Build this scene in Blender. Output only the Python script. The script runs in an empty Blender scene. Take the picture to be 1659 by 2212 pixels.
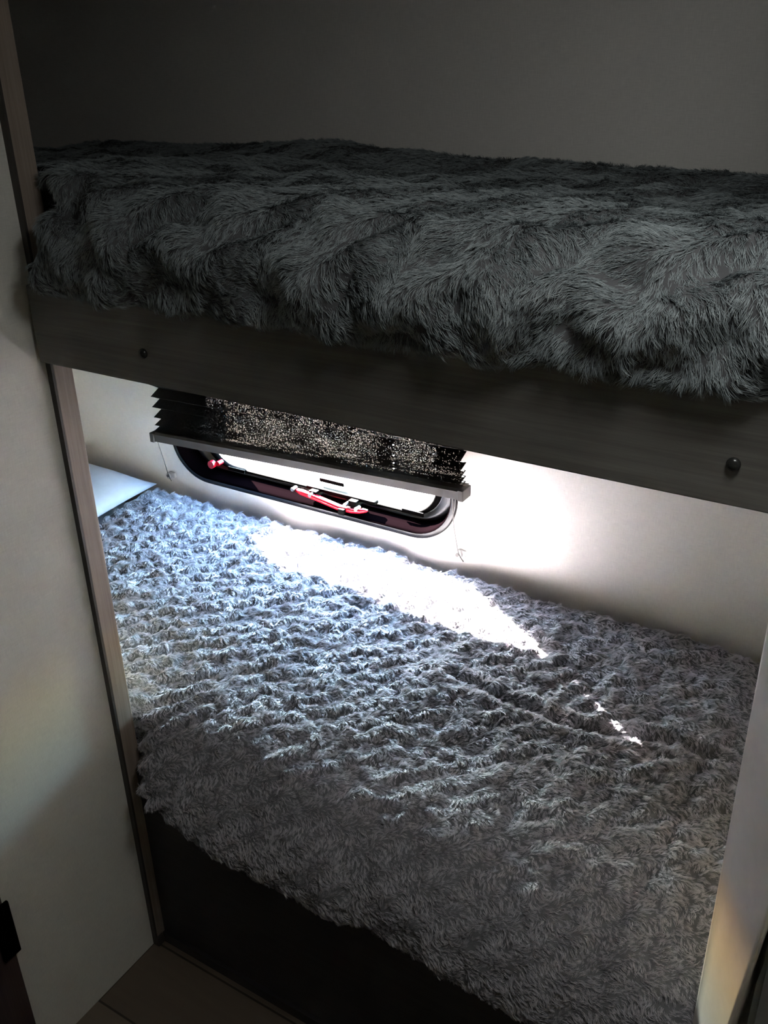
import bpy, bmesh, math, random
import numpy as np
from mathutils import Vector, Matrix

random.seed(7)
sc = bpy.context.scene
COL = sc.collection

# ------------------------------------------------------------------ camera
f_px, W_px, H_px = 2041.0, 1659.0, 2212.0
vx = np.array([-3629.5, -926.0, f_px]); vz = np.array([97.5, 4119.0, f_px])
Xc = -vx / np.linalg.norm(vx); Uc = -vz / np.linalg.norm(vz)
Uc = Uc - Xc * (Uc @ Xc); Uc /= np.linalg.norm(Uc)
Yc = np.cross(Uc, Xc)
R = np.array([Xc, Yc, Uc])
CAM = (1.02697, -0.79692, 1.48404)
cd = bpy.data.cameras.new('camera'); cam = bpy.data.objects.new('camera', cd); COL.objects.link(cam)
cd.sensor_fit = 'HORIZONTAL'; cd.sensor_width = 36.0; cd.lens = f_px / W_px * 36.0
cd.clip_start = 0.02; cd.clip_end = 200
m = Matrix.Identity(4)
for i in range(3):
    m[i][0] = R[i, 0]; m[i][1] = -R[i, 1]; m[i][2] = -R[i, 2]; m[i][3] = CAM[i]
cam.matrix_world = m
sc.camera = cam

# ------------------------------------------------------------------ light
SUN_E = 160.0
SKY_E = 2.2
ROOM_E = 0.18
SUN_DIR = Vector((1.49, -1.0, -1.0)).normalized()     # travel direction
w = bpy.data.worlds.new('world'); sc.world = w; w.use_nodes = True
nt = w.node_tree; nt.nodes.clear()
sky = nt.nodes.new('ShaderNodeTexSky'); sky.sky_type = 'NISHITA'; sky.sun_disc = False
sky.sun_elevation = math.asin(-SUN_DIR.z)
sky.sun_rotation = math.atan2(-SUN_DIR.x, -SUN_DIR.y)
sky.air_density = 1.6; sky.dust_density = 0.3; sky.ozone_density = 3.0
bg = nt.nodes.new('ShaderNodeBackground'); bg.inputs[1].default_value = SKY_E
out = nt.nodes.new('ShaderNodeOutputWorld')
nt.links.new(sky.outputs[0], bg.inputs[0]); nt.links.new(bg.outputs[0], out.inputs[0])

sl = bpy.data.lights.new('sun', 'SUN'); sl.energy = SUN_E; sl.angle = math.radians(0.53); sl.color = (1.0, 0.90, 0.82)
so = bpy.data.objects.new('sun', sl); COL.objects.link(so)
so.rotation_euler = SUN_DIR.to_track_quat('-Z', 'Y').to_euler(); so.location = (-4, 4, 4)

pl = bpy.data.lights.new('window_portal', 'AREA'); pl.shape = 'RECTANGLE'; pl.size = 0.66; pl.size_y = 0.40
pl.cycles.is_portal = True
po = bpy.data.objects.new('window_portal', pl); COL.objects.link(po)
po.location = (-0.12, 0.775, 0.775); po.rotation_euler = (math.radians(-90), 0, 0)

# added fill lamp standing in for unseen daylight, in front of the bunks on the right
rl = bpy.data.lights.new('room_fill_light', 'AREA'); rl.shape = 'RECTANGLE'; rl.size = 0.22; rl.size_y = 0.22
rl.energy = ROOM_E; rl.color = (0.97, 1.0, 0.96)
ro = bpy.data.objects.new('room_fill_light', rl); COL.objects.link(ro)
ro.location = (1.00, -0.27, 1.80); ro.rotation_euler = Vector((0.10, 0.25, -0.96)).to_track_quat('-Z', 'Y').to_euler(); rl.spread = math.radians(166)

sc.view_settings.view_transform = 'Standard'; sc.view_settings.look = 'None'
sc.view_settings.exposure = 4.0; sc.view_settings.gamma = 1.0
sc.view_settings.use_curve_mapping = False
sc.cycles.max_bounces = 10; sc.cycles.diffuse_bounces = 6; sc.cycles.transparent_max_bounces = 16
sc.cycles.caustics_reflective = False; sc.cycles.caustics_refractive = False
sc.cycles.sample_clamp_indirect = 12
sc.cycles_curves.shape = 'RIBBONS'

# ------------------------------------------------------------------ materials
def new_mat(name):
    m = bpy.data.materials.new(name); m.use_nodes = True
    n = m.node_tree; n.nodes.clear()
    o = n.nodes.new('ShaderNodeOutputMaterial'); b = n.nodes.new('ShaderNodeBsdfPrincipled')
    n.links.new(b.outputs[0], o.inputs[0])
    return m, n, b, o

def tex_coord(n, scale=(1, 1, 1), rot=(0, 0, 0)):
    t = n.nodes.new('ShaderNodeTexCoord'); mp = n.nodes.new('ShaderNodeMapping')
    mp.inputs['Scale'].default_value = scale; mp.inputs['Rotation'].default_value = rot
    n.links.new(t.outputs['Object'], mp.inputs[0])
    return mp.outputs[0]

def noise(n, vec, scale, detail=4, rough=0.6):
    t = n.nodes.new('ShaderNodeTexNoise'); t.inputs['Scale'].default_value = scale
    t.inputs['Detail'].default_value = detail; t.inputs['Roughness'].default_value = rough
    n.links.new(vec, t.inputs['Vector']); return t.outputs['Fac']

def mixcol(n, fac, a, b):
    r = n.nodes.new('ShaderNodeMix'); r.data_type = 'RGBA'
    n.links.new(fac, r.inputs[0]); r.inputs[6].default_value = (*a, 1); r.inputs[7].default_value = (*b, 1)
    return r.outputs[2]

def ramp(n, fac, lo, hi):
    r = n.nodes.new('ShaderNodeMapRange'); n.links.new(fac, r.inputs[0])
    r.inputs[1].default_value = lo; r.inputs[2].default_value = hi
    return r.outputs[0]

def bump(n, b, h, strength, dist):
    bp = n.nodes.new('ShaderNodeBump'); bp.inputs['Strength'].default_value = strength
    bp.inputs['Distance'].default_value = dist
    n.links.new(h, bp.inputs['Height']); n.links.new(bp.outputs[0], b.inputs['Normal'])

def math_node(n, op, a, b=None):
    t = n.nodes.new('ShaderNodeMath'); t.operation = op
    for i, v in enumerate((a, b)):
        if v is None: continue
        if isinstance(v, (int, float)): t.inputs[i].default_value = v
        else: n.links.new(v, t.inputs[i])
    return t.outputs[0]

def plain(name, col, rough=0.5, metal=0.0, spec=0.5, coat=0.0):
    m, n, b, o = new_mat(name)
    v = tex_coord(n)
    f = noise(n, v, 60, 3)
    c = mixcol(n, f, tuple(x * 0.92 for x in col), tuple(min(1, x * 1.06) for x in col))
    n.links.new(c, b.inputs['Base Color'])
    b.inputs['Roughness'].default_value = rough; b.inputs['Metallic'].default_value = metal
    b.inputs['Specular IOR Level'].default_value = spec
    b.inputs['Coat Weight'].default_value = coat
    return m

def linen(name, col):
    """wall board printed with a fine woven linen pattern"""
    m, n, b, o = new_mat(name)
    f1 = noise(n, tex_coord(n, (60, 60, 900)), 1.0, 2, 0.6)
    f2 = noise(n, tex_coord(n, (900, 900, 60)), 1.0, 2, 0.6)
    f3 = noise(n, tex_coord(n), 5.0, 3)
    s = math_node(n, 'ADD', math_node(n, 'MULTIPLY', f1, 0.45), math_node(n, 'MULTIPLY', f2, 0.45))
    s = math_node(n, 'ADD', s, math_node(n, 'MULTIPLY', f3, 0.12))
    c = mixcol(n, ramp(n, s, 0.32, 0.70), tuple(x * 0.86 for x in col), tuple(min(1, x * 1.10) for x in col))
    n.links.new(c, b.inputs['Base Color']); b.inputs['Roughness'].default_value = 0.55
    b.inputs['Specular IOR Level'].default_value = 0.3
    bump(n, b, s, 0.15, 0.0006)
    return m

def wood(name, dark, light, along='x', rough=0.5, spec=0.35):
    m, n, b, o = new_mat(name)
    sc_ = {'x': (3, 60, 60), 'z': (60, 60, 3), 'y': (60, 3, 60)}[along]
    f = noise(n, tex_coord(n, sc_), 1.0, 6, 0.65)
    sc2 = {'x': (8, 320, 320), 'z': (320, 320, 8), 'y': (320, 8, 320)}[along]
    g = noise(n, tex_coord(n, sc2), 1.0, 3, 0.6)
    s = math_node(n, 'ADD', math_node(n, 'MULTIPLY', f, 0.6), math_node(n, 'MULTIPLY', g, 0.4))
    n.links.new(mixcol(n, ramp(n, s, 0.36, 0.64), dark, light), b.inputs['Base Color'])
    b.inputs['Roughness'].default_value = rough; b.inputs['Specular IOR Level'].default_value = spec
    bump(n, b, s, 0.25, 0.0008)
    return m

WALL = linen('linen_wall', (0.76, 0.73, 0.70))
PANEL = linen('linen_panel', (0.68, 0.665, 0.62))
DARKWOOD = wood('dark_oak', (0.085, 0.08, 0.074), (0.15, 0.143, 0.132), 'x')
JAMBWOOD = wood('jamb_oak', (0.22, 0.175, 0.145), (0.34, 0.28, 0.24), 'z')
DARKEDGE = plain('dark_edge_banding', (0.045, 0.038, 0.034), 0.5)
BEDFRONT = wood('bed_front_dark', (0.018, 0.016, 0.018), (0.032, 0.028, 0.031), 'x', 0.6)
DOORWOOD = wood('door_dark', (0.035, 0.022, 0.022), (0.055, 0.036, 0.036), 'z', 0.6)
WHITE = plain('white_gloss', (0.82, 0.77, 0.75), 0.45, spec=0.15)
GREYP = plain('grey_panel', (0.27, 0.27, 0.29), 0.5)
CEIL = plain('ceiling_white', (0.55, 0.55, 0.52), 0.6)
BLACKP = plain('black_plastic', (0.004, 0.004, 0.005), 0.30, spec=0.30)
REVEALM = plain('matt_black_plastic', (0.0006, 0.0003, 0.0004), 0.9, spec=0.0)
SEAL = plain('rubber_seal', (0.0006, 0.0005, 0.0005), 0.6, spec=0.01)
GREYPL = plain('grey_plastic', (0.0016, 0.0015, 0.0014), 0.6, spec=0.02)
RAIL = plain('anodised_rail', (0.050, 0.044, 0.040), 0.5, spec=0.3)
CORD = plain('grey_cord', (0.06, 0.055, 0.05), 0.8)
CLIP = plain('white_clip', (0.45, 0.44, 0.43), 0.5)
STEEL = plain('steel', (0.12, 0.11, 0.105), 0.35, metal=0.8)
CAPM = plain('dark_cap', (0.018, 0.018, 0.017), 0.22)
SHEET = plain('white_sheet', (0.38, 0.375, 0.40), 0.9, spec=0.2)
MATT = plain('mattress_ticking', (0.55, 0.55, 0.56), 0.9)
GROUND = plain('gravel', (0.14, 0.135, 0.13), 0.9, spec=0.1)

def red_plastic():
    m, n, b, o = new_mat('red_plastic')
    n.links.new(mixcol(n, noise(n, tex_coord(n), 40, 2), (0.26, 0.0022, 0.008), (0.32, 0.003, 0.011)), b.inputs['Base Color'])
    b.inputs['Roughness'].default_value = 0.22
    return m
RED = red_plastic()

def floor_mat():
    m, n, b, o = new_mat('vinyl_floor')
    br = n.nodes.new('ShaderNodeTexBrick'); br.inputs['Scale'].default_value = 1.0
    br.offset = 0.4
    br.inputs['Brick Width'].default_value = 0.9; br.inputs['Row Height'].default_value = 0.14
    br.inputs['Mortar Size'].default_value = 0.002
    br.inputs['Color1'].default_value = (0.15, 0.115, 0.085, 1); br.inputs['Color2'].default_value = (0.20, 0.16, 0.12, 1)
    br.inputs['Mortar'].default_value = (0.05, 0.04, 0.03, 1)
    n.links.new(tex_coord(n), br.inputs['Vector'])
    f = noise(n, tex_coord(n, (4, 60, 1)), 1.0, 6, 0.7)
    mx = n.nodes.new('ShaderNodeMix'); mx.data_type = 'RGBA'; mx.blend_type = 'MULTIPLY'; mx.inputs[0].default_value = 0.7
    n.links.new(br.outputs[0], mx.inputs[6])
    n.links.new(mixcol(n, f, (0.45, 0.42, 0.40), (1, 1, 1)), mx.inputs[7])
    n.links.new(mx.outputs[2], b.inputs['Base Color']); b.inputs['Roughness'].default_value = 0.45
    return m
FLOOR = floor_mat()

def glass_mat():
    m, n, b, o = new_mat('acrylic_pane')
    n.nodes.remove(b)
    t = n.nodes.new('ShaderNodeBsdfTransparent'); g = n.nodes.new('ShaderNodeBsdfGlossy')
    g.inputs['Roughness'].default_value = 0.03
    fr = n.nodes.new('ShaderNodeFresnel'); fr.inputs[0].default_value = 1.45
    t.inputs[0].default_value = (0.93, 0.95, 0.96, 1)
    mx = n.nodes.new('ShaderNodeMixShader')
    n.links.new(math_node(n, 'MULTIPLY', fr.outputs[0], 0.6), mx.inputs[0])
    n.links.new(t.outputs[0], mx.inputs[1]); n.links.new(g.outputs[0], mx.inputs[2])
    n.links.new(mx.outputs[0], o.inputs[0])
    return m
GLASS = glass_mat()

def blind_mat():
    """black coated blind cloth with worn pinholes and a row of cord holes"""
    m, n, b, o = new_mat('blackout_cloth')
    b.inputs['Base Color'].default_value = (0.012, 0.011, 0.011, 1)
    b.inputs['Roughness'].default_value = 0.6
    b.inputs['Specular IOR Level'].default_value = 0.3
    uv = n.nodes.new('ShaderNodeUVMap'); uv.uv_map = 'UVMap'
    vo = n.nodes.new('ShaderNodeTexVoronoi'); vo.inputs['Scale'].default_value = 720
    vo.voronoi_dimensions = '2D'
    n.links.new(uv.outputs[0], vo.inputs['Vector'])
    pin = math_node(n, 'LESS_THAN', vo.outputs['Distance'], 0.42)
    sp = n.nodes.new('ShaderNodeSeparateColor'); n.links.new(vo.outputs['Color'], sp.inputs[0])
    nz = n.nodes.new('ShaderNodeTexNoise'); nz.inputs['Scale'].default_value = 14; nz.inputs['Detail'].default_value = 3
    n.links.new(uv.outputs[0], nz.inputs['Vector'])
    thr = n.nodes.new('ShaderNodeMapRange'); n.links.new(nz.outputs['Fac'], thr.inputs[0])
    thr.inputs[1].default_value = 0.35; thr.inputs[2].default_value = 0.70
    thr.inputs[3].default_value = 0.0; thr.inputs[4].default_value = 0.30
    rnd = math_node(n, 'LESS_THAN', sp.outputs[0], thr.outputs[0])
    pin = math_node(n, 'MULTIPLY', pin, rnd)
    uv2 = n.nodes.new('ShaderNodeUVMap'); uv2.uv_map = 'Holes'
    sx = n.nodes.new('ShaderNodeSeparateXYZ'); n.links.new(uv2.outputs[0], sx.inputs[0])
    ln = n.nodes.new('ShaderNodeVectorMath'); ln.operation = 'LENGTH'; n.links.new(uv2.outputs[0], ln.inputs[0])
    hole = math_node(n, 'LESS_THAN', ln.outputs['Value'], 0.0017)
    a = math_node(n, 'MAXIMUM', pin, hole)
    t = n.nodes.new('ShaderNodeBsdfTransparent')
    n.links.new(mixcol(n, hole, (0.026, 0.023, 0.021), (0.35, 0.32, 0.32)), t.inputs[0])
    mx = n.nodes.new('ShaderNodeMixShader')
    n.links.new(a, mx.inputs[0]); n.links.new(b.outputs[0], mx.inputs[1]); n.links.new(t.outputs[0], mx.inputs[2])
    n.links.new(mx.outputs[0], o.inputs[0])
    return m
CLOTH = blind_mat()

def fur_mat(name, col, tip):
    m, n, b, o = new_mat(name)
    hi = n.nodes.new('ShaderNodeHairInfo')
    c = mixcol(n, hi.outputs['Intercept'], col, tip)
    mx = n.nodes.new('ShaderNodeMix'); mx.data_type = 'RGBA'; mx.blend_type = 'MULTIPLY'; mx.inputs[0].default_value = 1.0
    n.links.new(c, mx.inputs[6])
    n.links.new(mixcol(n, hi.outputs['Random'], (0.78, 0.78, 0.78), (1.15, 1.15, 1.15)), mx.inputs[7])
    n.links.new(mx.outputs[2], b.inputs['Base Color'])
    b.inputs['Roughness'].default_value = 0.5; b.inputs['Specular IOR Level'].default_value = 0.55
    return m

# ------------------------------------------------------------------ object helpers
def link_mesh(name, bm, mat, parent=None, smooth=False, recalc=True):
    if recalc: bmesh.ops.recalc_face_normals(bm, faces=bm.faces)
    me = bpy.data.meshes.new(name); bm.to_mesh(me); bm.free()
    if smooth:
        for p in me.polygons: p.use_smooth = True
    o = bpy.data.objects.new(name, me); COL.objects.link(o)
    if mat: me.materials.append(mat)
    if parent:
        o.parent = parent; o.matrix_parent_inverse = Matrix.Translation(-parent.location)
    return o

def empty(name, loc):
    o = bpy.data.objects.new(name, None); o.location = loc; o.empty_display_size = 0.1; COL.objects.link(o); return o

def tag(o, label=None, cat=None, group=None, kind=None):
    if label: o['label'] = label
    if cat: o['category'] = cat
    if group: o['group'] = group
    if kind: o['kind'] = kind
    return o

def struct(name, bm, mat, **k):
    o = link_mesh(name, bm, mat, **k); o['kind'] = 'structure'; return o

def box(bm, x0, x1, y0, y1, z0, z1, bev=0.0, seg=2):
    r = bmesh.ops.create_cube(bm, size=1.0, matrix=Matrix.Translation(((x0 + x1) / 2, (y0 + y1) / 2, (z0 + z1) / 2)) @ Matrix.Diagonal((x1 - x0, y1 - y0, z1 - z0, 1)))
    if bev > 0:
        es = list({e for v in r['verts'] for e in v.link_edges})
        bmesh.ops.bevel(bm, geom=es, offset=bev, segments=seg, profile=0.5, affect='EDGES')
    return bm

def B(*a, **k): return box(bmesh.new(), *a, **k)

def tube(pts, r, seg=8, bm=None):
    bm = bm or bmesh.new()
    pts = [Vector(p) for p in pts]; rings = []
    for i, p in enumerate(pts):
        d = (pts[min(i + 1, len(pts) - 1)] - pts[max(i - 1, 0)]).normalized()
        a = d.cross(Vector((0.3, 0.2, 1))) if abs(d.z) < 0.9 else d.cross(Vector((1, 0, 0)))
        a.normalize(); b = d.cross(a)
        rings.append([bm.verts.new(p + (a * math.cos(t) + b * math.sin(t)) * r) for t in [2 * math.pi * k / seg for k in range(seg)]])
    for q, s in zip(rings, rings[1:]):
        for k in range(seg): bm.faces.new((q[k], q[(k + 1) % seg], s[(k + 1) % seg], s[k]))
    bm.faces.new(rings[0][::-1]); bm.faces.new(rings[-1])
    return bm

def rrect(x0, x1, z0, z1, r, y, n=12):
    """rounded rectangle in the plane y"""
    out = []
    for cx, cz, a0 in ((x1 - r, z1 - r, 0), (x0 + r, z1 - r, 90), (x0 + r, z0 + r, 180), (x1 - r, z0 + r, 270)):
        for k in range(n + 1):
            a = math.radians(a0 + 90 * k / n); out.append((cx + r * math.cos(a), y, cz + r * math.sin(a)))
    return out

def loft(sections, bm=None, cap0=False, cap1=False):
    bm = bm or bmesh.new(); rings = [[bm.verts.new(p) for p in s] for s in sections]
    N = len(rings[0])
    for q, s in zip(rings, rings[1:]):
        for k in range(N): bm.faces.new((q[k], q[(k + 1) % N], s[(k + 1) % N], s[k]))
    if cap0: bm.faces.new(rings[0])
    if cap1: bm.faces.new(rings[-1])
    return bm

# ------------------------------------------------------------------ room shell
YB = 0.70                                   # inner face of the outer wall
struct('floor', B(-1.2, 2.3, -2.0, 0.78, -0.05, 0.0), FLOOR)
struct('ceiling', B(-1.2, 2.3, -2.0, 0.78, 1.95, 2.0), CEIL)
WIN = (-0.505, 0.255, 0.567, 0.985, 0.105)
bm = loft([rrect(-1.15, 1.02, 0.0, 1.95, 0.001, YB), rrect(WIN[0] + .012, WIN[1] - .012, WIN[2] + .012, WIN[3] - .012, .095, YB),
           rrect(WIN[0] + .012, WIN[1] - .012, WIN[2] + .012, WIN[3] - .012, .095, YB + .04), rrect(-1.15, 1.02, 0.0, 1.95, 0.001, YB + .04)])
struct('wall_back', bm, WALL)
struct('wall_left', B(-1.15, -1.10, -2.0, 0.70, 0, 1.95), WALL)
struct('wall_right', B(0.965, 1.01, -0.012, 0.70, 0, 1.95), WALL)
struct('wall_partition', B(-0.03, 0.0, -0.262, -0.002, 0, 1.95), PANEL)
struct('wall_alcove', B(-1.10, -0.03, -0.02, 0.010, 0, 1.95), PANEL)
struct('wall_passage', B(1.00, 2.25, -0.06, -0.012, 0, 1.95), GREYP)
struct('wall_side', B(2.20, 2.25, -2.0, -0.06, 0, 1.95), WALL)
struct('wall_front', B(-1.15, 2.25, -2.0, -1.95, 0, 1.95), WALL)

# wooden jamb at the left end of the bunks
o = struct('trim_1', B(-0.029, 0.009, -0.001, 0.030, 0, 1.95, bev=0.0015), JAMBWOOD)
o = struct('trim_2', B(0.0, 0.0095, -0.005, -0.001, 0, 1.95), DARKEDGE)
# skirting strip where bed front meets the floor and jamb
struct('baseboard_left', B(0.0095, 0.014, -0.005, 0.010, 0, 0.02), DARKEDGE)

# dark door leaf edge at the far left, with its latch plate
dr = empty('door_1', (0.0, -0.28, 0)); dr['kind'] = 'structure'
link_mesh('door_leaf', B(-0.03, 0.010, -0.75, -0.262, 0.02, 1.90, bev=0.002), DOORWOOD, dr)
link_mesh('latch_plate', B(0.010, 0.016, -0.285, -0.2555, 0.262, 0.366, bev=0.002), SEAL, dr)

# white rounded corner post at the right of the bunks
bm = bmesh.new(); rings = []
def right_edge(z): return max(0.965, min(0.979 + 0.0697 * (z - 0.585), 1.010))
for z in (0, 0.2, 0.4, 0.6, 0.8, 1.0, 1.2, 1.95):
    xe = right_edge(z); ye = -0.019 - 1.7 * (xe - 0.936)
    prof = [(0.995, -0.005), (0.936, -0.005), (0.936, -0.012)]
    for k in range(1, 6):                       # small rounded nose
        a = math.radians(60 * k / 5); prof.append((0.936 + 0.006 * (1 - math.cos(a)), -0.012 - 0.007 * math.sin(a)))
    prof += [(0.936 + (xe - 0.936) * t, -0.019 + (ye + 0.019) * t) for t in (.25, .5, .75, .95)]
    prof += [(xe, ye), (xe + .003, ye + .001), (xe + .005, ye + .018)]
    rings.append([bm.verts.new((x, y, z)) for x, y in prof])
for q, s in zip(rings, rings[1:]):
    for k in range(len(q)): bm.faces.new((q[k], q[(k + 1) % len(q)], s[(k + 1) % len(q)], s[k]))
bm.faces.new(rings[0]); bm.faces.new(rings[-1])
po_ = struct('trim_3', bm, WHITE, smooth=True)

# ------------------------------------------------------------------ window
win = empty('window_1', (-0.125, YB, 0.567)); win['kind'] = 'structure'
x0, x1, z0, z1, r0 = WIN
def ins(d, y, r=None, n=12): return rrect(x0 + d, x1 - d, z0 + d, z1 - d, max(0.01, (r0 - d) if r is None else r), y, n)
bm = loft([ins(0, .7005), ins(.0005, .6955), ins(.003, .6925), ins(.012, .6925)])
link_mesh('window_frame', bm, BLACKP, win, smooth=True)
bm = loft([ins(.012, .6925), ins(.0145, .6945), ins(.016, .700), ins(.017, .715), ins(.018, .745), ins(.024, .748)])
link_mesh('window_reveal', bm, REVEALM, win, smooth=True)
P_ = (-0.432, 0.181, 0.598, 0.957, 0.072)
def pin(d, y): return rrect(P_[0] - d, P_[1] + d, P_[2] - d, P_[3] + d, P_[4] + d, y)
q = [ins(.022, .748)]
def blend(a, b, t, y): return [(a[i][0] * (1 - t) + b[i][0] * t, y, a[i][2] * (1 - t) + b[i][2] * t) for i in range(len(a))]
bm = loft([ins(.019, .748), blend(ins(.019, 0), pin(0, 0), .12, .739), blend(ins(.019, 0), pin(0, 0), .45, .737), blend(ins(.019, 0), pin(0, 0), .62, .744),
           blend(ins(.019, 0), pin(0, 0), .7, .7445)])
link_mesh('pane_frame', bm, BLACKP, win, smooth=True)
bm = loft([blend(ins(.019, 0), pin(0, 0), .7, .7445), blend(ins(.019, 0), pin(0, 0), .78, .7405), blend(ins(.019, 0), pin(0, 0), .92, .7405), pin(0, .746), pin(0, .752)])
link_mesh('pane_seal', bm, SEAL, win, smooth=True)
bm = loft([rrect(P_[0] - .01, P_[1] + .01, P_[2] - .01, P_[3] + .01, .08, .749), rrect(P_[0] - .01, P_[1] + .01, P_[2] - .01, P_[3] + .01, .08, .752)], cap0=True, cap1=True)
link_mesh('window_pane', bm, GLASS, win)
# latch
lt = link_mesh('window_latch', B(-0.135, 0.045, .722, .738, .603, .611, bev=.002), SEAL, win)
def bar(pts, hw, hh):
    bm = bmesh.new(); rings = []
    for i, p in enumerate(pts):
        x, y, z = p; s = 0.55 if i in (0, len(pts) - 1) else 1.0
        rings.append([(x, y - hw * s, z - hh * s), (x, y + hw * s, z - hh * s), (x, y + hw * s, z + hh * s), (x, y - hw * s, z + hh * s)])
    loft(rings, bm, True, True)
    es = [e for e in bm.edges if e.calc_face_angle(0) > 0.5]
    bmesh.ops.bevel(bm, geom=es, offset=0.0012, segments=2, affect='EDGES')
    return bm
hd = link_mesh('latch_handle', bar([(-.152, .706, .603), (-.135, .704, .602), (-.095, .703, .598), (-.035, .702, .589), (0.0, .704, .589), (.020, .706, .592), (.034, .708, .594)], .006, .0042), RED, lt, smooth=True)
for px, pz in ((-.155, .606), (-.108, .602), (-.016, .600), (.012, .597)):
    link_mesh('latch_rivet', tube([(px, .696, pz), (px, .712, pz)], .0042, 14), STEEL, lt)
for px in (-.108, -.004):
    link_mesh('latch_bracket', B(px - .010, px + .010, .708, .738, .594, .608, bev=.0015), GREYPL, lt)
link_mesh('latch_button', B(-.030, -.014, .690, .700, .578, .592, bev=.0015), GREYPL, lt)
link_mesh('vent_knob', tube([(-.404, .712, .607), (-.404, .722, .607)], .0095, 24), RED, win)
link_mesh('vent_knob', tube([(-.392, .722, .609), (-.392, .738, .609)], .006, 20), RED, win)
for (a, b_, zz, hh, yy, mt) in ((-.372, -.322, .5975, .004, .7345, GREYPL), (-.112, -.048, .622, .0045, .742, GREYPL), (.104, .156, .6015, .0045, .7345, SEAL)):
    link_mesh('label_plate', B(a, b_, yy, yy + .003, zz - hh, zz + hh, bev=.0006), mt, win)
# outer frame piece added for the refracted gasket in the pane's left corner
link_mesh('outer_frame_piece', loft([rrect(-.500, -.405, .60, .72, .03, .775), rrect(-.500, -.405, .60, .72, .03, .80)], cap0=True, cap1=True), plain('outer_seal_grey', (0.05, 0.06, 0.07), 0.3), win)

# ------------------------------------------------------------------ pleated blind
bl = empty('pleated_blind', (-0.115, 0.655, 0.69))
tag(bl, 'black pleated blind pulled most of the way down over the low window', 'blind')
zl = [1.020, .985, .952, .920, .890, .864, .838, .809, .781, .756, .731, .712, .700, .690]
zr = [1.030, .997, .968, .940, .914, .890, .862, .836, .810, .784, .763, .749, .738, .727]
XL, XR = -0.500, 0.286
prof = []                                    # (zl, zr, y)
for i in range(len(zl)):
    prof.append((zl[i], zr[i], .645))        # tip towards the room
    if i < len(zl) - 1:
        prof.append((zl[i] * .30 + zl[i + 1] * .70 + .004, zr[i] * .30 + zr[i + 1] * .70 + .004, .659 if i < 5 else .672))
me = bpy.data.meshes.new('blind_cloth'); verts = []; faces = []; uvs = []; holes = []
NX = 24; acc = 0; vs = [0]
for a, b_ in zip(prof, prof[1:]):
    acc += math.hypot(a[0] - b_[0], a[2] - b_[2]); vs.append(acc)
for i, (a, b_, y) in enumerate(prof):
    for k in range(NX + 1):
        t = k / NX; x = XL + (XR - XL) * t
        verts.append((x, y + 0.0008 * math.sin(k * 1.7 + i), a * (1 - t) + b_ * t - 0.002 * math.sin(math.pi * t)))
HX = 0.133
for i in range(len(prof) - 1):
    for k in range(NX):
        a = i * (NX + 1) + k
        faces.append((a, a + 1, a + NX + 2, a + NX + 1))
        for (kk, ii) in ((k, i), (k + 1, i), (k + 1, i + 1), (k, i + 1)):
            x = XL + (XR - XL) * kk / NX; uvs.append((x, vs[ii]))
            mid = (vs[i] + vs[i + 1]) / 2
            holes.append((x - HX, vs[ii] - mid + (0.0 if i % 2 == 1 else 0.05)))
me.from_pydata(verts, [], faces)
u1 = me.uv_layers.new(name='UVMap'); u2 = me.uv_layers.new(name='Holes')
for i in range(len(uvs)): u1.data[i].uv = uvs[i]; u2.data[i].uv = holes[i]
me.materials.append(CLOTH)
o = bpy.data.objects.new('blind_cloth', me); COL.objects.link(o); o.parent = bl; o.matrix_parent_inverse = Matrix.Translation(-bl.location)
link_mesh('head_rail', B(XL - .01, XR + .01, .635, .690, 1.022, 1.045, bev=.002), RAIL, bl)
# bottom rail, rising a little to the right
bm = bmesh.new(); rr = []
for t in (0, 1):
    x = (XL - .006) * (1 - t) + (XR + .006) * t; zb = .675 * (1 - t) + .710 * t
    rr.append([(x, .636, zb), (x, .636, zb + .017), (x, .642, zb + .021), (x, .672, zb + .021), (x, .674, zb + .002), (x, .656, zb - .001)])
loft(rr, bm, True, True)
rail = link_mesh('bottom_rail', bm, RAIL, bl)
for x, zb in ((XL - .007, .674), (XR + .003, .709)):
    link_mesh('end_cap', B(x - .002, x + .010, .633, .668, zb - .001, zb + .022, bev=.0015), RAIL, bl)
for cx, cz, zb, dx in ((-.522, .563, .675, .006), (.262, .559, .708, .0)):
    x_top = cx + dx + (.012 if cx < 0 else .006)
    link_mesh('blind_cord', tube([(x_top, .650, zb), (x_top - .004, .666, (zb + cz) / 2), (cx + .004, .684, cz + .004)], .0011, 6), CORD, bl)
    clip = link_mesh('cord_clip', tube([(cx, .700, cz), (cx, .688, cz)], .0085, 20), CLIP, bl)
    link_mesh('clip_base', B(cx - .004, cx + .014, .694, .700, cz - .006, cz + .008, bev=.002), CLIP, clip)
    link_mesh('clip_screw', tube([(cx - .001, .6885, cz), (cx - .001, .6865, cz)], .0038, 14), DARKEDGE, clip)
    link_mesh('cord_end', tube([(cx + .004, .684, cz + .006), (cx + .012, .680, cz - .001), (cx + .018, .679, cz - .006)], .0012, 6), CORD, bl)
# cord guide wires at the right side of the pleats
link_mesh('guide_wire', tube([(XR - .012, .662, .735), (XR - .012, .662, 1.03)], .0009, 6), CORD, bl)

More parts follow.
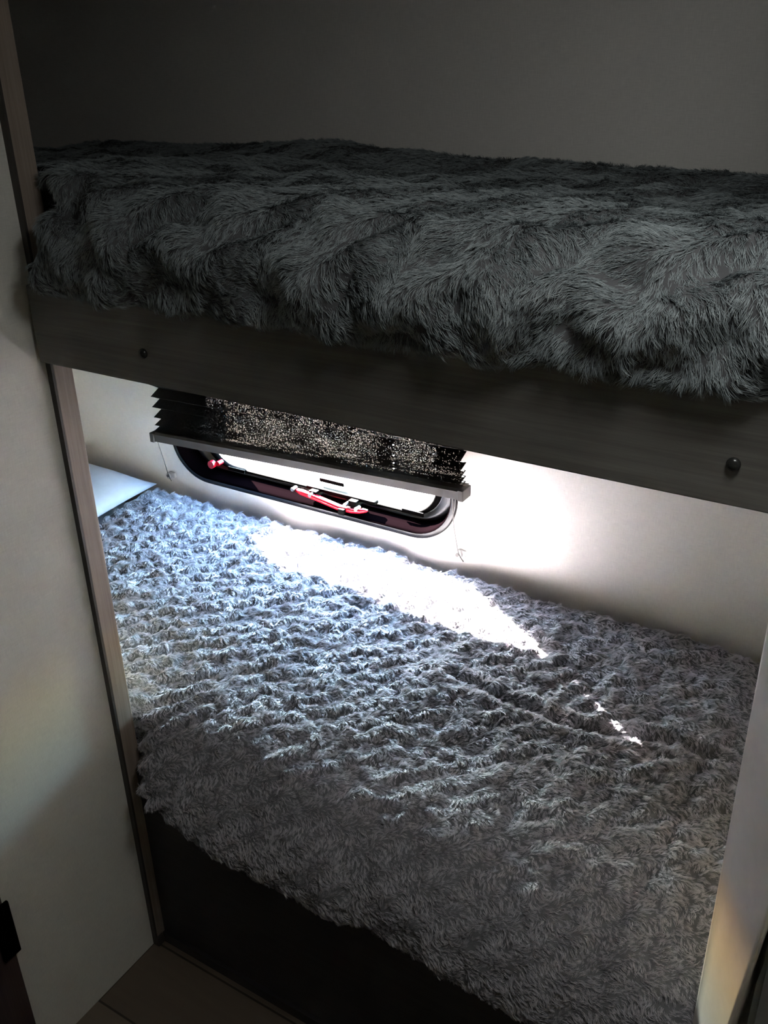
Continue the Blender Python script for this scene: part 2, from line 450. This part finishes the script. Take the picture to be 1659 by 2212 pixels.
# ------------------------------------------------------------------ bunk frames
ub = empty('upper_bunk', (0.48, 0.0, 1.12))
tag(ub, 'dark wood front board and base of the upper bunk', 'bunk bed')
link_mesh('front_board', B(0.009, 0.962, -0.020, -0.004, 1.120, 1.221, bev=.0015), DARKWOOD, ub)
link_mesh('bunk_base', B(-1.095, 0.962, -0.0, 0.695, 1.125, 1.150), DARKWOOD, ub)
for sx in (.203, .8875):
    bm = bmesh.new(); bmesh.ops.create_uvsphere(bm, u_segments=24, v_segments=14, radius=.0062)
    bmesh.ops.scale(bm, vec=(1, .75, 1), verts=bm.verts); bmesh.ops.translate(bm, vec=(sx, -.0215, 1.1595), verts=bm.verts)
    link_mesh('screw_cap', bm, CAPM, ub, smooth=True)
lb = empty('lower_bunk', (0.48, 0.016, 0))
tag(lb, 'dark panelled box base of the lower bunk standing on the floor', 'bunk bed')
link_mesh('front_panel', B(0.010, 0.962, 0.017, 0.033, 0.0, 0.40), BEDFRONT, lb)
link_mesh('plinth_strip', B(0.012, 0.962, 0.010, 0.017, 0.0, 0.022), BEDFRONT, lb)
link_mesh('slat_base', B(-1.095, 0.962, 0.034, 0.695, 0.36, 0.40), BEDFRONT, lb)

def cushion(x0, x1, y0, y1, z0, z1, e=.25, nx=40, ny=30, nz=8, puff=0.0, seedv=0):
    """softly rounded block (superellipsoid-like mattress)"""
    bm = bmesh.new()
    bmesh.ops.create_cube(bm, size=2.0)
    bmesh.ops.subdivide_edges(bm, edges=bm.edges, cuts=14, use_grid_fill=True)
    cx, cy, cz = (x0 + x1) / 2, (y0 + y1) / 2, (z0 + z1) / 2
    hx, hy, hz = (x1 - x0) / 2, (y1 - y0) / 2, (z1 - z0) / 2
    for v in bm.verts:
        x, y, z = v.co
        edge = max(abs(x), abs(y))
        t = (1 - max(0, (edge - (1 - e)) / e) ** 2.2) ** .5 if edge < 1 else 0.0
        zz = z * (1 - puff + puff * t) if puff else z
        v.co = (cx + x * hx, cy + y * hy, cz + zz * hz)
    return bm
bm = cushion(-1.09, .935, .075, .655, .401, .478)
mt = link_mesh('mattress', bm, MATT, None, smooth=False)
tag(mt, 'pale mattress of the lower bunk under the fur blanket', 'mattress')
md = mt.modifiers.new('b', 'BEVEL'); md.width = .03; md.segments = 4; md.limit_method = 'ANGLE'
# ------------------------------------------------------------------ noise for cloth
def make_noise(seed):
    rs = np.random.RandomState(seed)
    G = rs.rand(256, 256) * 2 * np.pi; gx = np.cos(G); gy = np.sin(G)
    def f(x, y):
        xi = np.floor(x).astype(int); yi = np.floor(y).astype(int); xf = x - xi; yf = y - yi
        def d(i, j):
            a = (xi + i) % 256; b = (yi + j) % 256
            return gx[a, b] * (xf - i) + gy[a, b] * (yf - j)
        u = xf * xf * xf * (xf * (xf * 6 - 15) + 10); v = yf * yf * yf * (yf * (yf * 6 - 15) + 10)
        return ((d(0, 0) * (1 - u) + d(1, 0) * u) * (1 - v) + (d(0, 1) * (1 - u) + d(1, 1) * u) * v) * 1.5
    return f
N1, N2, N3, N4 = (make_noise(s) for s in (11, 23, 37, 51))
def fbm(N, x, y, o=3):
    s = 0; a = 1; 
    for k in range(o): s = s + a * N(x * 2 ** k + 7.3 * k, y * 2 ** k + 3.1 * k); a *= .5
    return s
def sstep(a, b, x):
    t = np.clip((x - a) / (b - a), 0, 1); return t * t * (3 - 2 * t)

def emboss(u, v, amp):
    """carved plush: rows of brick-like tufts, broken up by noise. u, v in metres along the cloth."""
    wx = u + .010 * fbm(N1, u * 9, v * 9, 2); wy = v + .010 * fbm(N2, u * 9, v * 9, 2)
    c, s = .73, -.68
    t = wx * c + wy * s; n = -wx * s + wy * c
    row = n / .040
    zig = .28 * np.abs(((t / .055) % 1) * 2 - 1)
    ph = row + zig
    ridge = np.sin(2 * np.pi * ph)
    k = np.floor(ph)
    tuft = np.sin(2 * np.pi * (t / .034 + .5 * k))
    reg = 1 - .55 * sstep(.10, .45, u + .25 * fbm(N4, u * 4, v * 4, 1))     # crisp rows on the left, worn flat to the right
    h = reg * (.55 * np.sign(ridge) * np.abs(ridge) ** .7 + .45 * tuft * (0.4 + .6 * np.clip(ridge, 0, 1)))
    h = h + .60 * fbm(N3, u * 48, v * 48, 2) + (.35 + .5 * (1 - reg)) * fbm(N2, u * 26 + 3, v * 26, 2)
    return amp * h

class Cloth:
    """surface swept from a profile; base(a,b)->xyz arrays, disp(a,b)->height"""
    def __init__(s, a0, a1, bl_, base, disp):
        s.a0, s.a1, s.L, s.base, s.disp = a0, a1, bl_, base, disp
    def pos(s, a, b):
        e = 1e-3
        p = s.base(a, b); pa = s.base(a + e, b) - s.base(a - e, b); pb = s.base(a, b + e) - s.base(a, b - e)
        n = np.cross(pb, pa); n /= np.linalg.norm(n, axis=-1, keepdims=True) + 1e-12
        return p + n * s.disp(a, b)[..., None], n
    def frame(s, a, b):
        e = 8e-4
        p, _ = s.pos(a, b)
        pa = s.pos(a + e, b)[0] - s.pos(a - e, b)[0]; pb = s.pos(a, b + e)[0] - s.pos(a, b - e)[0]
        n = np.cross(pb, pa); n /= np.linalg.norm(n, axis=-1, keepdims=True) + 1e-12
        pa /= np.linalg.norm(pa, axis=-1, keepdims=True) + 1e-12
        pb /= np.linalg.norm(pb, axis=-1, keepdims=True) + 1e-12
        return p, n, pa, pb

def cloth_mesh(name, cl, step, mat):
    na = int((cl.a1 - cl.a0) / step) + 1; nb = int(cl.L / step) + 1
    A, Bq = np.meshgrid(np.linspace(cl.a0, cl.a1, na), np.linspace(0, cl.L, nb), indexing='ij')
    p, _ = cl.pos(A, Bq); co = p.reshape(-1, 3)
    idx = np.arange(na * nb).reshape(na, nb)
    q = np.stack([idx[:-1, :-1], idx[:-1, 1:], idx[1:, 1:], idx[1:, :-1]], -1).reshape(-1, 4)
    me = bpy.data.meshes.new(name)
    me.vertices.add(len(co)); me.vertices.foreach_set('co', co.ravel().astype(np.float32))
    me.loops.add(q.size); me.loops.foreach_set('vertex_index', q.ravel().astype(np.int32))
    me.polygons.add(len(q)); me.polygons.foreach_set('loop_start', np.arange(0, q.size, 4, dtype=np.int32))
    me.polygons.foreach_set('loop_total', np.full(len(q), 4, np.int32))
    me.update(calc_edges=True); me.validate()
    me.polygons.foreach_set('use_smooth', np.ones(len(q), bool))
    me.materials.append(mat)
    o = bpy.data.objects.new(name, me); COL.objects.link(o)
    return o

def fur(name, cl, count, length, radius, flow, mat, parent, seed, lift=.45, clump=.005, spread=.9, gather=.75, mask=None):
    rs = np.random.RandomState(seed)
    a = cl.a0 + rs.rand(count) * (cl.a1 - cl.a0); b = rs.rand(count) * cl.L
    if mask is not None:
        k = mask(a, b); a = a[k]; b = b[k]
    count = len(a)
    p, n, ta, tb = cl.frame(a, b)
    # strands gather into small clumps that lie down together
    ix = np.floor(a / clump).astype(int); iy = np.floor(b / clump + .5 * (ix % 2)).astype(int)
    T = rs.rand(512, 512, 4); r4 = T[ix % 512, iy % 512]
    ca = (ix + .5 + (r4[:, 0] - .5) * .7) * clump; cb = (iy - .5 * (ix % 2) + .5 + (r4[:, 1] - .5) * .7) * clump
    ang = flow(ca, cb) + (r4[:, 2] - .5) * spread + rs.randn(count) * .13
    t = ta * np.cos(ang)[:, None] + tb * np.sin(ang)[:, None]
    off = ta * (ca - a)[:, None] + tb * (cb - b)[:, None]
    lf = lift + .22 * fbm(N2, ca * 60, cb * 60, 2) + .30 * (r4[:, 3] - .5) + .08 * rs.randn(count)
    lf = np.clip(lf, .06, 1.2)
    L = length * (.70 + .35 * rs.rand(count) + .4 * (r4[:, 3] - .3))
    K = 4; P = np.zeros((count, K, 3))
    side = np.cross(n, t); sw = (rs.randn(count) * .10 + .5 * fbm(N1, ca * 120, cb * 120, 1))[:, None]
    for j in range(K):
        s = j / (K - 1)
        P[:, j] = p + t * (L * s)[:, None] + n * (L * lf * (s - .5 * s * s))[:, None] + side * (L * s * s)[:, None] * sw + off * (gather * s) - n * .0008
    hc = bpy.data.hair_curves.new(name)
    hc.add_curves([K] * count)
    hc.points.foreach_set('position', P.ravel().astype(np.float32))
    rad = np.tile(np.array([1, .95, .7, .15]) * radius, count).astype(np.float32)
    at = hc.attributes.get('radius') or hc.attributes.new('radius', 'FLOAT', 'POINT')
    at.data.foreach_set('value', rad)
    hc.materials.append(mat)
    o = bpy.data.objects.new(name, hc); COL.objects.link(o); o.parent = parent
    o['kind'] = 'stuff'
    return o

def profile_fn(pts):
    """smooth arc-length parametrised (y,z) profile"""
    P = np.array(pts, float)
    for _ in range(3):                       # Chaikin rounding
        Q = [P[0]]
        for a, b_ in zip(P, P[1:]): Q += [a * .75 + b_ * .25, a * .25 + b_ * .75]
        Q.append(P[-1]); P = np.array(Q)
    d = np.concatenate([[0], np.cumsum(np.linalg.norm(np.diff(P, axis=0), axis=1))])
    def f(s): 
        # linear extrapolation outside so that normals stay defined at the ends
        y = np.interp(s, d, P[:, 0]) + np.where(s < 0, (P[1, 0] - P[0, 0]) / d[1] * s, 0) + np.where(s > d[-1], (P[-1, 0] - P[-2, 0]) / (d[-1] - d[-2]) * (s - d[-1]), 0)
        z = np.interp(s, d, P[:, 1]) + np.where(s < 0, (P[1, 1] - P[0, 1]) / d[1] * s, 0) + np.where(s > d[-1], (P[-1, 1] - P[-2, 1]) / (d[-1] - d[-2]) * (s - d[-1]), 0)
        return y, z
    return f, d[-1]

# ------------------------------------------------------------------ lower fur blanket
pf, PL = profile_fn([(.672, .500), (.668, .530), (.630, .534), (.45, .524), (.25, .520), (.10, .518), (.03, .506), (-.020, .470), (-.040, .425), (-.044, .385), (-.036, .362), (-.010, .352)])
def seg_dist(x, y, pts):
    best = np.full(np.shape(x), 9.0)
    for (ax, ay), (bx, by) in zip(pts, pts[1:]):
        dx, dy = bx - ax, by - ay; t = np.clip(((x - ax) * dx + (y - ay) * dy) / (dx * dx + dy * dy), 0, 1)
        best = np.minimum(best, np.hypot(x - ax - t * dx, y - ay - t * dy))
    return best
def base_low(a, b):
    y, z = pf(b)
    # behind the jamb the cloth stays inside the alcove
    k = 1 - sstep(.0, .09, a)
    lim = .040
    y = y * (1 - k) + np.maximum(y, lim + .25 * (.5 - np.clip(z, .3, .5)) * 0) * k
    z = z + .035 * (1 - sstep(.0, .35, a)) * sstep(.47, .36, z)
    return np.stack([a, y, z], -1)
def disp_low(a, b):
    x = a; y = PL * 0 + (.672 - b)          # distance from the wall along the cloth
    h = emboss(a, b, .0052) * (1 - .45 * sstep(.62, .75, b))
    h = h + .006 * fbm(N1, a * 5, b * 6, 3) + .004 * fbm(N3, a * 14 + 3, b * 3, 2)
    # gentle bulge of the hanging front
    h = h + .007 * sstep(.60, .72, b) * fbm(N2, a * 7 + 2, b * 5, 2)
    # sinking ends next to the side walls
    h = h - .020 * sstep(.80, .96, a) * (1 - sstep(.3, .62, b))
    # creases
    c1 = seg_dist(x, y, [(.42, .352), (.556, .335), (.63, .325), (.70, .338), (.79, .372), (.86, .37)])
    h = h - .010 * np.exp(-(c1 / .010) ** 2) + .005 * np.exp(-((c1 - .022) / .012) ** 2)
    c2 = seg_dist(x, y, [(.836, .362), (.842, .16), (.835, .06), (.80, -.04)])
    h = h - .006 * np.exp(-(c2 / .009) ** 2)
    c3 = seg_dist(x, y, [(.60, .43), (.67, .40), (.76, .375)])
    h = h + .004 * np.exp(-(c3 / .012) ** 2)
    # folds bunching up against the jamb
    kx = np.exp(-((a - .07) / .07) ** 2) * sstep(.45, .62, b)
    h = h + .0055 * kx * np.sin((a * .9 + (b - .5) * .55) * 2 * np.pi / .036)
    # wavy edge along the wall
    h = h + .006 * (1 - sstep(.0, .10, b)) * fbm(N4, a * 16, b * 4, 2)
    return h
low = Cloth(-.545, .958, PL, base_low, disp_low)
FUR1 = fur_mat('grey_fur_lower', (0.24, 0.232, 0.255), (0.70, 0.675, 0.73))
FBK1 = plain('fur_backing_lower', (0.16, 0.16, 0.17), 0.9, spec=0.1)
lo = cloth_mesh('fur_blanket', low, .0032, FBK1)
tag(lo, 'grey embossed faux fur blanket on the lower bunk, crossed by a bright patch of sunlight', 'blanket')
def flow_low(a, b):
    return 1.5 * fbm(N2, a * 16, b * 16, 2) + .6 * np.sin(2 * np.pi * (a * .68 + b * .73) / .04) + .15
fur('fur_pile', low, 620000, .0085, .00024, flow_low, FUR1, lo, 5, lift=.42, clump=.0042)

# ------------------------------------------------------------------ upper fur blanket
pu, PU = profile_fn([(.690, 1.285), (.682, 1.312), (.645, 1.318), (.57, 1.306), (.35, 1.318), (.16, 1.334), (.06, 1.338), (.0, 1.326), (-.034, 1.296), (-.046, 1.262), (-.044, 1.236), (-.030, 1.221), (-.0215, 1.219)])
def base_up(a, b):
    y, z = pu(b)
    k = 1 - sstep(.014, .068, a)
    y = y * (1 - k) + np.maximum(y, .045) * k
    z = z + (z - 1.22) / .1 * (.010 * np.exp(-((a + .0) / .12) ** 2) - .012 * sstep(.4, 1.0, a) * sstep(.5, .2, b) - .006 * sstep(.5, 1.0, a))
    return np.stack([a, y, z], -1)
def disp_up(a, b):
    e = sstep(.0, .1, b)
    h = .006 * fbm(N3, a * 5 + 4, b * 7, 3) * e
    h = h + .0065 * fbm(N1, a * 13 + 1, b * 13 + 5, 2) * e
    # deep soft waves on the hanging front
    fr = sstep(.60, .72, b) * (1 - sstep(PU - .02, PU, b))
    wv = a + .55 * (b - .7) + .06 * fbm(N2, a * 5, b * 6, 2)
    h = h + .0065 * fr * np.sin(2 * np.pi * wv / .17) * (.5 + 1.0 * fbm(N4, a * 4, b * 4, 1))
    zz = np.abs((((a + .03 * fbm(N1, a * 5, b * 5, 1)) / .115 + b * 2.0) % 1) * 2 - 1)
    h = h + .006 * fr * np.sin(2 * np.pi * (b / .085 + .55 * zz))
    h = h + .008 * fr * fbm(N3, a * 12, b * 16, 2)
    h = h + .010 * (1 - sstep(.02, .12, b)) * np.exp(-((a - .0) / .22) ** 2)
    h = h + .006 * np.exp(-((a - .02) / .035) ** 2) * sstep(.4, .6, b)
    return h
up = Cloth(-.60, .958, PU, base_up, disp_up)
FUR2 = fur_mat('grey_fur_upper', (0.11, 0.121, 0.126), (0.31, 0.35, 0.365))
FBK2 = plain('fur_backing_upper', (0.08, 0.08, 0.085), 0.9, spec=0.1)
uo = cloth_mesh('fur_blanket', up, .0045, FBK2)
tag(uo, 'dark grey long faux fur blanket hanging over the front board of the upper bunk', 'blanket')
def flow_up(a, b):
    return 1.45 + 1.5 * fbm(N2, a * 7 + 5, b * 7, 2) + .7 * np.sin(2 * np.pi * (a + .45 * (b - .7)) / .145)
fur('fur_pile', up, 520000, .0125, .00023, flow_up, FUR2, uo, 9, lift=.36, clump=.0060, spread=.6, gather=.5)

# ------------------------------------------------------------------ pillow at the far left end of the lower bunk
bm = bmesh.new(); nU, nV = 40, 30; grid = {}
for side in (1, -1):
    for i in range(nU + 1):
        for j in range(nV + 1):
            u = i / nU * 2 - 1; v = j / nV * 2 - 1
            t = (max(0, 1 - abs(u) ** 2.6) * max(0, 1 - abs(v) ** 2.6)) ** .5
            pin_ = 1 - .05 * (1 - abs(u)) * 0
            X = -.800 + u * .255 * (1 - .06 * (1 - v * v)) ; Y = .385 + v * .285 * (1 - .05 * (1 - u * u))
            Z = .536 + (.046 if side == 1 else -.034) * t + .012 * (-u) + .020 * v * 1.0 + .004 * math.sin(6 * u + 4 * v) * t
            if side == -1 and (abs(abs(u) - 1) < 1e-6 or abs(abs(v) - 1) < 1e-6): grid[(-1, i, j)] = grid[(1, i, j)]; continue
            grid[(side, i, j)] = bm.verts.new((X, Y, Z))
for side in (1, -1):
    for i in range(nU):
        for j in range(nV):
            q = [grid[(side, i, j)], grid[(side, i + 1, j)], grid[(side, i + 1, j + 1)], grid[(side, i, j + 1)]]
            bm.faces.new(q if side == 1 else q[::-1])
pw = link_mesh('pillow', bm, SHEET, None, smooth=True)
tag(pw, 'white pillow at the left end of the lower bunk behind the jamb', 'pillow')

# ------------------------------------------------------------------ outside
gr = struct('ground', B(-40, 40, 0.9, 60, -0.75, -0.70), GROUND)
